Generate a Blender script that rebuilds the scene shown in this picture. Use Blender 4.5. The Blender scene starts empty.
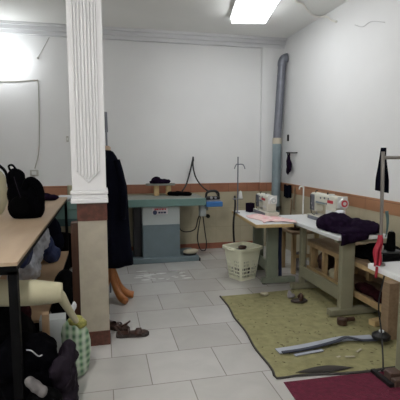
import bpy, bmesh, math, random
from mathutils import Vector, Matrix, noise
random.seed(7)
PI = math.pi
sc = bpy.context.scene
COL = sc.collection

# ------------------------------------------------------------------ materials
def mat(name, col, rough=0.6, metal=0.0, var=0.0, vscale=8.0, bump=0.0, bscale=60.0, emis=None, estr=0.0, trans=0.0, col2=None, spec=None, sheen=0.0):
    m = bpy.data.materials.new(name); m.use_nodes = True
    nt = m.node_tree; b = nt.nodes['Principled BSDF']
    b.inputs['Base Color'].default_value = (*col, 1)
    b.inputs['Roughness'].default_value = rough
    b.inputs['Metallic'].default_value = metal
    if spec is not None: b.inputs['Specular IOR Level'].default_value = spec
    if sheen: b.inputs['Sheen Weight'].default_value = sheen
    if trans: b.inputs['Transmission Weight'].default_value = trans
    tc = nt.nodes.new('ShaderNodeTexCoord')
    if var or col2:
        n = nt.nodes.new('ShaderNodeTexNoise'); n.inputs['Scale'].default_value = vscale; n.inputs['Detail'].default_value = 5
        nt.links.new(tc.outputs['Object'], n.inputs['Vector'])
        mx = nt.nodes.new('ShaderNodeMix'); mx.data_type = 'RGBA'
        c2 = col2 if col2 else tuple(max(0, c*(1-var)) for c in col)
        c1 = col if col2 else tuple(min(1, c*(1+var*0.5)) for c in col)
        mx.inputs[6].default_value = (*c1, 1); mx.inputs[7].default_value = (*c2, 1)
        r = nt.nodes.new('ShaderNodeMapRange'); r.inputs[1].default_value = .35; r.inputs[2].default_value = .65
        nt.links.new(n.outputs['Fac'], r.inputs[0]); nt.links.new(r.outputs[0], mx.inputs[0])
        nt.links.new(mx.outputs[2], b.inputs['Base Color'])
    if bump:
        n2 = nt.nodes.new('ShaderNodeTexNoise'); n2.inputs['Scale'].default_value = bscale; n2.inputs['Detail'].default_value = 4
        nt.links.new(tc.outputs['Object'], n2.inputs['Vector'])
        bp = nt.nodes.new('ShaderNodeBump'); bp.inputs['Strength'].default_value = bump; bp.inputs['Distance'].default_value = .01
        nt.links.new(n2.outputs['Fac'], bp.inputs['Height']); nt.links.new(bp.outputs[0], b.inputs['Normal'])
    if emis:
        b.inputs['Emission Color'].default_value = (*emis, 1); b.inputs['Emission Strength'].default_value = estr
    return m

def wood(name, c1, c2, axis='Y', rough=.55, scale=6):
    m = bpy.data.materials.new(name); m.use_nodes = True
    nt = m.node_tree; b = nt.nodes['Principled BSDF']; b.inputs['Roughness'].default_value = rough
    tc = nt.nodes.new('ShaderNodeTexCoord'); mp = nt.nodes.new('ShaderNodeMapping')
    s = {'X': (.12, 1, 1), 'Y': (1, .12, 1), 'Z': (1, 1, .12)}[axis]
    mp.inputs['Scale'].default_value = s
    n = nt.nodes.new('ShaderNodeTexNoise'); n.inputs['Scale'].default_value = scale*5; n.inputs['Detail'].default_value = 8
    n.inputs['Distortion'].default_value = .6
    mx = nt.nodes.new('ShaderNodeMix'); mx.data_type = 'RGBA'
    mx.inputs[6].default_value = (*c1, 1); mx.inputs[7].default_value = (*c2, 1)
    r = nt.nodes.new('ShaderNodeMapRange'); r.inputs[1].default_value = .3; r.inputs[2].default_value = .7
    L = nt.links.new
    L(tc.outputs['Object'], mp.inputs[0]); L(mp.outputs[0], n.inputs['Vector']); L(n.outputs['Fac'], r.inputs[0])
    L(r.outputs[0], mx.inputs[0]); L(mx.outputs[2], b.inputs['Base Color'])
    return m

def tiled(name, c1, c2, mortar, bw, rh, ms=.004, off=.5, shift=(0, 0), plane='XY', rough=.3, veins=0.0, bumpy=.15, swap=False):
    """brick-pattern tiles laid in world metres"""
    m = bpy.data.materials.new(name); m.use_nodes = True
    nt = m.node_tree; b = nt.nodes['Principled BSDF']; L = nt.links.new
    tc = nt.nodes.new('ShaderNodeTexCoord'); sp = nt.nodes.new('ShaderNodeSeparateXYZ'); cb = nt.nodes.new('ShaderNodeCombineXYZ')
    L(tc.outputs['Object'], sp.inputs[0])
    a, c = {'XY': (0, 1), 'XZ': (0, 2), 'YZ': (1, 2)}[plane]
    for i, (k, s) in enumerate(((a, shift[0]), (c, shift[1]))):
        ad = nt.nodes.new('ShaderNodeMath'); ad.operation = 'SUBTRACT'; ad.inputs[1].default_value = s
        L(sp.outputs[k], ad.inputs[0]); L(ad.outputs[0], cb.inputs[i])
    br = nt.nodes.new('ShaderNodeTexBrick'); br.offset = off; br.offset_frequency = 2; br.squash = 1
    br.inputs['Color1'].default_value = (*c1, 1); br.inputs['Color2'].default_value = (*c2, 1); br.inputs['Mortar'].default_value = (*mortar, 1)
    br.inputs['Scale'].default_value = 1; br.inputs['Mortar Size'].default_value = ms; br.inputs['Mortar Smooth'].default_value = .1
    br.inputs['Brick Width'].default_value = bw; br.inputs['Row Height'].default_value = rh
    L(cb.outputs[0], br.inputs['Vector'])
    n = nt.nodes.new('ShaderNodeTexNoise'); n.inputs['Scale'].default_value = 3.5; n.inputs['Detail'].default_value = 6; n.inputs['Distortion'].default_value = 1
    L(tc.outputs['Object'], n.inputs['Vector'])
    mx = nt.nodes.new('ShaderNodeMix'); mx.data_type = 'RGBA'; mx.blend_type = 'MULTIPLY'; mx.inputs[0].default_value = 1
    rr = nt.nodes.new('ShaderNodeMapRange'); rr.inputs[1].default_value = .3; rr.inputs[2].default_value = .7; rr.inputs[3].default_value = 1-veins; rr.inputs[4].default_value = 1
    L(n.outputs['Fac'], rr.inputs[0]); L(br.outputs['Color'], mx.inputs[6]); L(rr.outputs[0], mx.inputs[7])
    L(mx.outputs[2], b.inputs['Base Color'])
    b.inputs['Roughness'].default_value = rough
    bp = nt.nodes.new('ShaderNodeBump'); bp.inputs['Strength'].default_value = bumpy; bp.inputs['Distance'].default_value = .002; bp.invert = True
    L(br.outputs['Fac'], bp.inputs['Height']); L(bp.outputs[0], b.inputs['Normal'])
    return m

def plaid(name, c1, c2, c3, s=26):
    m = bpy.data.materials.new(name); m.use_nodes = True
    nt = m.node_tree; b = nt.nodes['Principled BSDF']; L = nt.links.new; b.inputs['Roughness'].default_value = .5
    tc = nt.nodes.new('ShaderNodeTexCoord'); facs = []
    for d, rot in (('Z', 0), ('X', 0)):
        w = nt.nodes.new('ShaderNodeTexWave'); w.bands_direction = d; w.inputs['Scale'].default_value = s/ (2 if d == 'X' else 2.4)
        w.inputs['Distortion'].default_value = 1.2; w.inputs['Detail Scale'].default_value = .3
        L(tc.outputs['Object'], w.inputs['Vector']); facs.append(w)
    m1 = nt.nodes.new('ShaderNodeMix'); m1.data_type = 'RGBA'; m1.inputs[6].default_value = (*c1, 1); m1.inputs[7].default_value = (*c2, 1)
    m2 = nt.nodes.new('ShaderNodeMix'); m2.data_type = 'RGBA'; m2.inputs[7].default_value = (*c3, 1)
    h = nt.nodes.new('ShaderNodeMath'); h.operation = 'MULTIPLY'; h.inputs[1].default_value = .75
    L(facs[0].outputs['Fac'], m1.inputs[0]); L(facs[1].outputs['Fac'], h.inputs[0]); L(h.outputs[0], m2.inputs[0])
    L(m1.outputs[2], m2.inputs[6]); L(m2.outputs[2], b.inputs['Base Color'])
    return m

M = {}
M['wall'] = mat('wall_paint', (.78, .785, .785), .75, var=.03, vscale=1.2, bump=.05, bscale=30)
M['ceil'] = mat('ceiling_paint', (.84, .845, .82), .8, var=.03, vscale=1)
M['plaster'] = mat('column_plaster', (.80, .80, .81), .5)
M['crown'] = mat('crown_plaster', (.68, .69, .70), .6)
M['floor'] = tiled('floor_tiles', (.56, .55, .53), (.47, .455, .43), (.27, .25, .23), .5, .43, .0035, .5, (.03, .01), 'XY', .16, .10)
M['dadoXZ'] = tiled('dado_tiles_back', (.50, .45, .32), (.46, .41, .29), (.36, .32, .22), .40, .29, .002, 0, (.1, .05), 'XZ', .3, .14, .05)
M['dadoYZ'] = tiled('dado_tiles_right', (.50, .45, .32), (.46, .41, .29), (.36, .32, .22), .40, .29, .002, 0, (.1, .05), 'YZ', .3, .14, .05)
M['bandXZ'] = tiled('band_tiles_back', (.36, .145, .08), (.42, .19, .11), (.20, .09, .06), .30, 1, .003, 0, (.1, 0), 'XZ', .3, .22)
M['bandYZ'] = tiled('band_tiles_right', (.40, .19, .10), (.46, .24, .13), (.22, .10, .06), .30, 1, .003, 0, (.1, 0), 'YZ', .3, .22)
M['skirt'] = tiled('skirting_tiles', (.34, .13, .08), (.30, .11, .07), (.2, .08, .05), .30, 1, .003, 0, (.1, 0), 'XZ', .3, .25)
M['stonebrown'] = mat('brown_stone', (.105, .035, .022), .3, var=.4, vscale=25)
M['stonebeige'] = mat('beige_stone', (.40, .36, .285), .35, var=.08, vscale=14)
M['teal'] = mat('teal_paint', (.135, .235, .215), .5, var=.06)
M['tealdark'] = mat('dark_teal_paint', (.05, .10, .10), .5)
M['padcloth'] = mat('ironing_pad_cloth', (.22, .23, .20), .9, bump=.2)
M['greypaint'] = mat('light_grey_paint', (.47, .52, .52), .45)
M['bluegrey'] = mat('blue_grey_paint', (.15, .20, .225), .45, var=.05)
M['darkmetal'] = mat('dark_metal', (.03, .03, .033), .5, .3)
M['blackframe'] = mat('black_painted_steel', (.001, .001, .0015), .6, spec=.12)
M['chrome'] = mat('chrome', (.28, .26, .24), .3, .8)
M['greysteel'] = mat('galvanised_steel', (.19, .20, .235), .45, .4, var=.12, vscale=10)
M['bluesteel'] = mat('pale_blue_steel', (.28, .35, .38), .45, .35, var=.1, vscale=10)
M['tape'] = mat('cream_tape', (.55, .50, .40), .6)
M['legpaint'] = mat('green_grey_table_paint', (.25, .24, .165), .45, var=.06, vscale=6)
M['legdark'] = mat('dark_green_table_paint', (.19, .215, .165), .45, var=.08)
M['whitetop'] = mat('white_laminate', (.74, .76, .76), .3)
M['woodedge'] = wood('pale_wood_edge', (.58, .43, .22), (.48, .34, .16), 'Y')
M['pine'] = wood('pine', (.50, .36, .19), (.38, .26, .13), 'Z')
M['pinedark'] = wood('weathered_wood', (.30, .21, .13), (.22, .15, .09), 'Y')
M['ply'] = wood('brown_board', (.42, .31, .21), (.37, .27, .18), 'Y', .6, 2)
M['card'] = wood('cardboard_brown', (.47, .32, .19), (.42, .28, .165), 'Y', .8, 2)
M['mahogany'] = wood('dark_brown_wood', (.07, .026, .012), (.045, .016, .008), 'Z')
M['orangewood'] = wood('orange_brown_wood', (.46, .17, .045), (.36, .125, .03), 'Z', .45)
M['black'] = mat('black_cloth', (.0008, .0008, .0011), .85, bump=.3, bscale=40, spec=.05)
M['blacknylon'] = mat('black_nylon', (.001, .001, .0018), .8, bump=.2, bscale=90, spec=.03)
M['navy'] = mat('navy_cloth', (.0025, .003, .008), .85, bump=.2, spec=.05)
M['purple'] = mat('dark_purple_cloth', (.010, .0045, .015), .85, bump=.3, spec=.05)
M['plum'] = mat('dusky_plum_nylon', (.016, .012, .018), .6, bump=.3, spec=.05)
M['dred'] = mat('dark_red_cloth', (.02, .004, .006), .85, spec=.05)
M['creamcl'] = mat('cream_cloth', (.44, .41, .28), .85, var=.06, bump=.2, bscale=20)
M['whitecl'] = mat('white_cloth', (.62, .64, .66), .85, var=.08)
M['greycl'] = mat('grey_cloth', (.30, .28, .29), .85, var=.1)
M['dimcl'] = mat('dim_grey_cloth', (.13, .12, .12), .85, var=.3, vscale=20)
M['plastic'] = mat('pale_plastic_bag', (.58, .60, .66), .3, var=.35, vscale=12, bump=.5, bscale=25)
M['bluebag'] = mat('dark_blue_bag', (.035, .045, .10), .5, bump=.3, spec=.05)
M['basket'] = mat('cream_plastic', (.80, .80, .62), .45)
M['white'] = mat('white_plastic', (.68, .69, .67), .4)
M['cream'] = mat('cream_enamel', (.66, .65, .56), .35, var=.08, vscale=20)
M['blue'] = mat('blue_plastic', (.04, .16, .42), .45)
M['red'] = mat('red_ribbon', (.30, .006, .022), .6)
M['pink'] = mat('pink_fabric', (.75, .40, .42), .85, col2=(.80, .66, .62), vscale=14)
M['rug'] = mat('olive_felt', (.28, .262, .128), .95, var=.17, vscale=16, bump=.5, bscale=70)
M['rugedge'] = mat('dark_felt_edge', (.055, .05, .045), .95)
M['lint'] = mat('lint', (.15, .135, .07), .95)
M['redrug'] = mat('crimson_carpet', (.115, .007, .028), .95, var=.25, vscale=30, bump=.5, bscale=120)
M['leather'] = mat('brown_leather', (.05, .02, .013), .45, var=.3, vscale=30)
M['sole'] = mat('dark_rubber', (.035, .025, .022), .6)
M['rubber'] = mat('black_rubber', (.004, .004, .005), .5)
M['brownbase'] = mat('brown_enamel', (.085, .05, .04), .45)
M['cable'] = mat('cream_cable', (.85, .83, .78), .5)
M['wirebeige'] = mat('old_wire', (.45, .44, .40), .6)
M['crack'] = mat('pale_wall_crack', (.55, .55, .55), .6)
M['striplt'] = mat('pale_grey_strip', (.40, .43, .50), .6, var=.1)
M['stripdk'] = mat('dark_grey_strip', (.035, .04, .06), .6)
M['silver'] = mat('silver_trim', (.42, .42, .45), .35, .6)
M['box'] = mat('white_card', (.44, .47, .47), .8)
M['plaid'] = plaid('green_plaid', (.035, .14, .06), (.32, .48, .30), (.62, .68, .58), 15)
M['yellow'] = mat('yellow_tie', (.30, .29, .07), .6, var=.3, vscale=60)
M['skin'] = mat('form_neck', (.50, .36, .26), .7)
M['olive'] = mat('stained_stone', (.44, .40, .30), .7)
M['logored'] = mat('label_red', (.55, .03, .05), .5)
M['logoblue'] = mat('label_navy', (.02, .03, .09), .5)
M['labelw'] = mat('label_white', (.70, .66, .68), .5)
M['floorshine'] = mat('painted_floor_shine', (.68, .68, .66), .3)  # pale tone standing in for reflections on the tiles
M['tube'] = mat('lit_tube', (1, 1, 1), .5, emis=(.96, .98, 1.0), estr=6.8)
M['lamp'] = mat('lit_globe', (1, 1, 1), .5, emis=(.95, .98, 1.0), estr=4.6)
M['filltube'] = mat('added_fill_tube', (1, 1, 1), .5, emis=(1, .985, .96), estr=100)  # glow of the added fill tube above the camera

# ------------------------------------------------------------------ mesh helpers
def box(bm, x0, x1, y0, y1, z0, z1, rot=0, about=None, bev=0):
    r = bmesh.ops.create_cube(bm, size=1); vs = r['verts']
    for v in vs:
        v.co = Vector((x0+(v.co.x+.5)*(x1-x0), y0+(v.co.y+.5)*(y1-y0), z0+(v.co.z+.5)*(z1-z0)))
    if bev:
        es = list({e for v in vs for e in v.link_edges})
        rr = bmesh.ops.bevel(bm, geom=es, offset=bev, segments=2, affect='EDGES', profile=.5)
        vs = list({v for f in rr['faces'] for v in f.verts} | {v for v in vs if v.is_valid})
    if rot:
        c = Vector(about) if about else Vector(((x0+x1)/2, (y0+y1)/2, 0))
        bmesh.ops.rotate(bm, verts=vs, cent=c, matrix=Matrix.Rotation(rot, 3, 'Z'))
    return vs

def smooth_path(pts, n=6):
    pts = [Vector(p) for p in pts]
    if len(pts) < 3: return pts
    out = []
    for i in range(len(pts)-1):
        p0 = pts[max(i-1, 0)]; p1 = pts[i]; p2 = pts[i+1]; p3 = pts[min(i+2, len(pts)-1)]
        for k in range(n):
            t = k/n
            out.append(.5*((2*p1)+(-p0+p2)*t+(2*p0-5*p1+4*p2-p3)*t*t+(-p0+3*p1-3*p2+p3)*t*t*t))
    out.append(pts[-1]); return out

def tube(bm, pts, r, seg=8, smooth=True, n=6, flat=1.0):
    """r may be a number or a list of radii (per given point)"""
    base = [Vector(p) for p in pts]
    P = smooth_path(base, n) if smooth else base
    if isinstance(r, (list, tuple)):
        R_ = []
        for i in range(len(P)):
            t = i/(len(P)-1)*(len(r)-1); k = min(int(t), len(r)-2); R_.append(r[k]+(r[k+1]-r[k])*(t-k))
    else: R_ = [r]*len(P)
    rings = []; prev = None
    for i, p in enumerate(P):
        d = (P[min(i+1, len(P)-1)]-P[max(i-1, 0)]).normalized()
        if prev is None:
            a = d.cross(Vector((0, 0, 1)));
            if a.length < .1: a = d.cross(Vector((0, 1, 0)))
        else:
            a = prev - d*prev.dot(d)
        a.normalize(); prev = a; b = d.cross(a)
        rings.append([bm.verts.new(p+(a*math.cos(2*PI*k/seg)+b*math.sin(2*PI*k/seg)*flat)*R_[i]) for k in range(seg)])
    for i in range(len(rings)-1):
        for k in range(seg):
            bm.faces.new((rings[i][k], rings[i][(k+1) % seg], rings[i+1][(k+1) % seg], rings[i+1][k]))
    bm.faces.new(rings[0][::-1]); bm.faces.new(rings[-1])
    return [v for rg in rings for v in rg]

def cyl(bm, p0, p1, r, seg=16): return tube(bm, [p0, p1], r, seg, smooth=False)

def lathe(bm, prof, c, seg=20, rx=1, ry=1):
    rings = []
    for (r, z) in prof:
        rings.append([bm.verts.new((c[0]+max(r, 1e-4)*rx*math.cos(2*PI*k/seg), c[1]+max(r, 1e-4)*ry*math.sin(2*PI*k/seg), c[2]+z)) for k in range(seg)])
    for i in range(len(rings)-1):
        for k in range(seg):
            bm.faces.new((rings[i][k], rings[i][(k+1) % seg], rings[i+1][(k+1) % seg], rings[i+1][k]))
    bm.faces.new(rings[0][::-1]); bm.faces.new(rings[-1])
    return [v for rg in rings for v in rg]

def prism(bm, poly, z0, z1):
    a = [bm.verts.new((x, y, z0)) for x, y in poly]; b = [bm.verts.new((x, y, z1)) for x, y in poly]
    bm.faces.new(a[::-1]); bm.faces.new(b)
    for i in range(len(poly)):
        j = (i+1) % len(poly); bm.faces.new((a[i], a[j], b[j], b[i]))
    return a+b

def obj(name, bm, m, parent=None, smooth=False, loc=None):
    bmesh.ops.recalc_face_normals(bm, faces=bm.faces)
    me = bpy.data.meshes.new(name); bm.to_mesh(me); bm.free()
    o = bpy.data.objects.new(name, me); COL.objects.link(o)
    me.materials.append(M[m] if isinstance(m, str) else m)
    if smooth:
        for p in me.polygons: p.use_smooth = True
    if parent:
        o.parent = parent
        o.matrix_parent_inverse = Matrix.Translation(-parent.location) if parent.rotation_euler.z == 0 else (Matrix.Translation(parent.location) @ Matrix.Rotation(parent.rotation_euler.z, 4, 'Z')).inverted()
    return o

def tag(o, label=None, cat=None, group=None, kind=None):
    if label: o['label'] = label
    if cat: o['category'] = cat
    if group: o['group'] = group
    if kind: o['kind'] = kind
    return o

def thing(name, label, cat, loc=(0, 0, 0), group=None):
    o = bpy.data.objects.new(name, None); COL.objects.link(o); o.location = loc; o.empty_display_size = .1
    return tag(o, label, cat, group)

def B(): return bmesh.new()
def bx(*a, **k):
    bm = B(); box(bm, *a, **k); return bm

def struct(name, bm, m, smooth=False):
    return tag(obj(name, bm, m, smooth=smooth), kind='structure')

def blobs(name, balls, m, parent=None, vox=.02, amp=.012, freq=9, floor=None, seed=0, folds=1.0, smooth_it=4):
    """one continuous soft body grown from overlapping ellipsoids: (cx,cy,cz, rx,ry,rz[, rotz])"""
    bm = B()
    for bl in balls:
        cx, cy, cz, rx, ry, rz = bl[:6]; rot = bl[6] if len(bl) > 6 else 0; tilt = bl[7] if len(bl) > 7 else 0
        r = bmesh.ops.create_icosphere(bm, subdivisions=3, radius=1)
        mt = Matrix.Translation((cx, cy, cz)) @ Matrix.Rotation(rot, 4, 'Z') @ Matrix.Rotation(tilt, 4, 'Y') @ Matrix.Diagonal((rx, ry, rz, 1))
        bmesh.ops.transform(bm, matrix=mt, verts=r['verts'])
    me = bpy.data.meshes.new(name); bm.to_mesh(me); bm.free()
    o = bpy.data.objects.new(name, me); COL.objects.link(o)
    rm = o.modifiers.new('r', 'REMESH'); rm.mode = 'VOXEL'; rm.voxel_size = vox
    sm = o.modifiers.new('s', 'SMOOTH'); sm.iterations = smooth_it; sm.factor = .5
    dg = bpy.context.evaluated_depsgraph_get(); ev = o.evaluated_get(dg)
    me2 = bpy.data.meshes.new_from_object(ev); o.modifiers.clear(); o.data = me2; bpy.data.meshes.remove(me); me2.name = name
    off = Vector((seed*3.1, seed*1.7, seed*.9))
    nr = [v.normal.copy() for v in me2.vertices]
    for v, nn in zip(me2.vertices, nr):
        p = v.co*freq+off
        d = noise.noise(p) + folds*(1-2*abs(noise.noise(p*1.3+Vector((5, 2, 1))))) * .8 + .3*noise.noise(p*3)
        v.co += nn*d*amp
        if floor is not None and v.co.z < floor: v.co.z = floor
    me2.materials.clear(); me2.materials.append(M[m])
    for p in me2.polygons: p.use_smooth = True
    if parent:
        o.parent = parent; o.matrix_parent_inverse = Matrix.Translation(-parent.location)
    return o

def sheet(name, W, m, parent=None, thick=.006, nu=24, nv=24, sub=0):
    """W(u,v)->(x,y,z) cloth sheet with thickness"""
    bm = B()
    g = [[bm.verts.new(W(i/nu, j/nv)) for j in range(nv+1)] for i in range(nu+1)]
    for i in range(nu):
        for j in range(nv): bm.faces.new((g[i][j], g[i+1][j], g[i+1][j+1], g[i][j+1]))
    bmesh.ops.recalc_face_normals(bm, faces=bm.faces)
    bmesh.ops.solidify(bm, geom=bm.faces[:], thickness=thick)
    return obj(name, bm, m, parent, smooth=True)

# ------------------------------------------------------------------ camera
cam_d = bpy.data.cameras.new('camera'); cam = bpy.data.objects.new('camera', cam_d); COL.objects.link(cam)
yaw, pitch, roll, fpx = .2262, .11357, -.0009, 422.76
F = Vector((math.sin(yaw)*math.cos(pitch), math.cos(yaw)*math.cos(pitch), -math.sin(pitch)))
Rr = Vector((math.cos(yaw), -math.sin(yaw), 0)); U = Rr.cross(F)
r2 = Rr*math.cos(roll)+U*math.sin(roll); u2 = -Rr*math.sin(roll)+U*math.cos(roll)
cam.matrix_world = Matrix(((r2.x, u2.x, -F.x, 0), (r2.y, u2.y, -F.y, 0), (r2.z, u2.z, -F.z, 1.5), (0, 0, 0, 1)))
cam_d.sensor_width = 36; cam_d.lens = 36*fpx/400; cam_d.clip_start = .05
sc.camera = cam

# ------------------------------------------------------------------ room shell
XL, XR, YF, YB, ZC = -2.3, 2.76, -1.6, 6.29, 3.2
struct('floor', bx(XL-.1, XR+.1, YF-.1, YB+.1, -.1, 0), 'floor')
struct('ceiling', bx(XL-.1, XR+.1, YF-.1, YB+.1, ZC, ZC+.1), 'ceil')
struct('wall_back', bx(XL-.1, XR+.1, YB, YB+.1, 0, ZC), 'wall')
struct('wall_right', bx(XR, XR+.1, YF-.1, YB, 0, ZC), 'wall')
struct('wall_left', bx(XL-.1, XL, YF-.1, YB, 0, ZC), 'wall')
struct('wall_front', bx(XL, XR, YF-.1, YF, 0, ZC), 'wall')
# tiled dado and terracotta border on back wall, right wall
struct('trim_1', bx(XL, 2.395, YB-.012, YB, .09, .885), 'dadoXZ')
struct('trim_2', bx(XL, 2.395, YB-.016, YB, .885, 1.02), 'bandXZ')
struct('trim_3', bx(XR-.012, XR, YF, 6.23, .0, .885), 'dadoYZ')
struct('trim_4', bx(XR-.016, XR, YF, 6.23, .885, 1.02), 'bandYZ')
struct('baseboard_back', bx(XL, 2.395, YB-.02, YB, 0, .09), 'skirt')
# corner pilaster
struct('trim_5', bx(2.41, XR, 6.235, YB, 0, ZC), 'wall')
struct('trim_6', bx(2.395, XR-.012, 6.222, YB, .0, .885), 'dadoXZ')
struct('trim_7', bx(2.392, XR-.016, 6.218, YB, .885, 1.02), 'bandXZ')
# stepped crown on the back wall
bm = B()
box(bm, XL, XR, YB-.15, YB, 3.165, ZC)
box(bm, XL, XR, YB-.10, YB, 3.115, 3.168)
box(bm, XL, XR, YB-.062, YB, 3.065, 3.118)
struct('trim_8', bm, 'crown')

# ------------------------------------------------------------------ column
t = thing('column', 'white fluted square column on a beige stone lower shaft', 'column', (-.09, 3.37, 0))
c0, c1, cf, cb_ = -.19, .022, 3.25, 3.47
obj('base_tile', bx(c0-.004, c1+.004, cf-.006, cb_, 0, .115), 'stonebrown', t)
obj('stone_shaft', bx(c0, c1, cf, cb_, .115, .985), 'stonebeige', t)
obj('tile_band', bx(c0-.004, c1+.004, cf-.006, cb_, .985, 1.12), 'stonebrown', t)
bm = B()
box(bm, -.235, .036, cf-.035, cb_+.03, 1.12, 1.155, bev=.008)
box(bm, -.228, .031, cf-.027, cb_+.025, 1.155, 1.185, bev=.006)
box(bm, -.235, .036, cf-.035, cb_+.03, 1.185, 1.215, bev=.008)
obj('plinth_moulding', bm, 'plaster', t)
obj('plaster_shaft', bx(-.222, .024, cf-.015, cb_+.01, 1.215, ZC, bev=.004), 'plaster', t)
bm = B()
# fluted raised panel with a pointed lower end
xa, xb = -.176, -.032
n = 6; w = (xb-xa)/n
for i in range(n):
    x = xa+w*i; mid = abs((x+w/2)-(xa+xb)/2)/((xb-xa)/2)
    zb = 1.30+.045*mid
    box(bm, x+.0035, x+w-.0035, cf-.030, cf-.012, zb, ZC-.002, bev=.005)
box(bm, xa-.014, xa-.002, cf-.03, cf-.012, 1.36, ZC-.002, bev=.003)
box(bm, xb+.002, xb+.014, cf-.03, cf-.012, 1.36, ZC-.002, bev=.003)
for s in (-1, 1):
    tube(bm, [((xa+xb)/2, cf-.018, 1.275), ((xa+xb)/2+s*((xb-xa)/2+.010), cf-.018, 1.36)], .007, 6, smooth=False)
obj('fluted_panel', bm, 'plaster', t)

# ------------------------------------------------------------------ lights
t = thing('ceiling_light', 'long bright fluorescent ceiling light', 'ceiling light', (1.72, 4.9, 3.2))
ang = -math.atan2(.34, 1.75)*-1
def rotbox(x0, x1, y0, y1, z0, z1, bev=0):
    bm = B(); vs = box(bm, x0, x1, y0, y1, z0, z1, bev=bev)
    bmesh.ops.rotate(bm, verts=bm.verts, cent=(0, 0, 0), matrix=Matrix.Rotation(-ang, 3, 'Z'))
    bmesh.ops.translate(bm, verts=bm.verts, vec=(1.70, 4.55, 0)); return bm
obj('housing', rotbox(-.24, .24, -.75, .75, 3.15, 3.2), 'white', t)
obj('diffuser', rotbox(-.215, .215, -.72, .72, 3.10, 3.15, bev=.012), 'tube', t)
t = thing('wall_lamp', 'glowing oval white lamp high on the back wall', 'wall lamp', (-1.3, 6.29, 2.72))
bm = B(); cyl(bm, (-1.25, 6.12, 2.72), (-1.25, 6.27, 2.72), .03); lathe(bm, [(.07, 0), (.07, .06)], (-1.25, 6.255, 2.69), 20, 1, .5); obj('base', bm, 'white', t)
bm = B()
r = bmesh.ops.create_uvsphere(bm, u_segments=24, v_segments=16, radius=1)
bmesh.ops.transform(bm, matrix=Matrix.Translation((-1.27, 6.03, 2.71)) @ Matrix.Diagonal((.33, .10, .14, 1)), verts=r['verts'])
obj('diffuser', bm, 'lamp', t, smooth=True)
t = thing('ceiling_light', 'unseen fluorescent ceiling light added near the camera as fill', 'ceiling light', (-.5, .8, 3.2))  # added light out of view, brightens the surfaces facing the camera
obj('housing', bx(-.58, -.42, .1, 1.5, 3.15, 3.2), 'white', t)
bm = B(); cyl(bm, (-.5, .15, 3.11), (-.5, 1.45, 3.11), .035); obj('fill_tube', bm, 'filltube', t, smooth=True)

# ------------------------------------------------------------------ cables on ceiling and walls
bm = B(); tube(bm, [(2.08, 4.45, 3.187), (2.177, 4.623, 3.187), (2.27, 4.67, 3.187), (2.35, 4.75, 3.187), (2.47, 4.90, 3.187), (2.60, 5.03, 3.187), (2.70, 5.07, 3.185), (2.744, 5.01, 3.175), (2.745, 4.92, 3.14), (2.745, 4.83, 3.08), (2.745, 4.72, 3.03)], .012, 8)
tag(obj('electric_cable', bm, 'cable', smooth=True), 'loose cream cable crossing from the ceiling onto the right wall', 'cable')
bm = B(); tube(bm, [(2.757, 4.35, 2.89), (2.757, 4.2, 2.83), (2.757, 4.05, 2.84), (2.757, 3.83, 2.77)], .004, 6)
tag(obj('thin_line', bm, 'crack', smooth=True), 'thin pale crack line high on the right wall', 'cable')  # faint wall crack built as a thin raised line
bm = B(); tube(bm, [(-1.35, 6.28, 2.44), (-1.1, 6.28, 2.45), (-.86, 6.28, 2.475), (-.83, 6.28, 2.45), (-.83, 6.28, 2.2), (-.84, 6.28, 1.8), (-.86, 6.28, 1.5), (-.92, 6.28, 1.27)], .007, 6)
tag(obj('electric_cable', bm, 'wirebeige', smooth=True), 'beige cable running under the wall lamp and down to the socket', 'cable')
bm = B(); tube(bm, [(-.82, 6.28, 2.77), (-.76, 6.28, 2.87), (-.66, 6.28, 3.05)], .004, 6)
cyl(bm, (-.82, 6.26, 2.77), (-.82, 6.29, 2.77), .012, 8)
tag(obj('thin_line', bm, 'wirebeige', smooth=True), 'short thin wire tied to a nail below the crown moulding', 'cable')
t = thing('wall_socket', 'small grey wall socket above the left table', 'socket', (-.93, 6.28, 1.2))
obj('plate', bx(-.985, -.875, 6.265, 6.29, 1.165, 1.25, bev=.004), 'wirebeige', t)
obj('insert', bx(-.96, -.90, 6.255, 6.266, 1.183, 1.232), 'white', t)
t = thing('wall_socket', 'small cream outlet beside the column on the back wall', 'socket', (-.45, 6.28, 1.62))
obj('plate', bx(-.485, -.455, 6.27, 6.29, 1.64, 1.72, bev=.003), 'wirebeige', t)
obj('insert', bx(-.479, -.461, 6.265, 6.271, 1.66, 1.70), 'white', t)

# ------------------------------------------------------------------ stove pipe
t = thing('stove_pipe', 'tall grey metal flue pipe elbowing into the wall corner', 'pipe', (2.66, 6.12, 0))
bm = B(); cyl(bm, (2.62, 6.11, 1.70), (2.675, 6.11, 2.80), .062, 20); obj('upper_pipe', bm, 'greysteel', t, smooth=False)
bm = B(); tube(bm, [(2.675, 6.11, 2.78), (2.677, 6.11, 2.84), (2.70, 6.10, 2.885), (2.735, 6.09, 2.90), (2.752, 6.085, 2.903)], .066, 16, n=3); obj('elbow', bm, 'greysteel', t, smooth=True)
bm = B(); cyl(bm, (2.619, 6.11, 1.62), (2.62, 6.11, 1.71), .070, 20); tag(obj('tape_joint', bm, 'tape', t, smooth=False), 'cream tape wrapped joint')
bm = B(); cyl(bm, (2.615, 6.11, .62), (2.619, 6.11, 1.63), .068, 20); tag(obj('lower_pipe', bm, 'bluesteel', t), 'pale blue grey lower pipe')
bm = B(); lathe(bm, [(.068, 0), (.085, .01), (.085, .05), (.068, .06)], (2.616, 6.11, .60)); obj('collar', bm, 'darkmetal', t)
bm = B(); cyl(bm, (2.6155, 6.11, 0), (2.616, 6.11, .61), .064, 20); obj('foot_pipe', bm, 'bluegrey', t)

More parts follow.
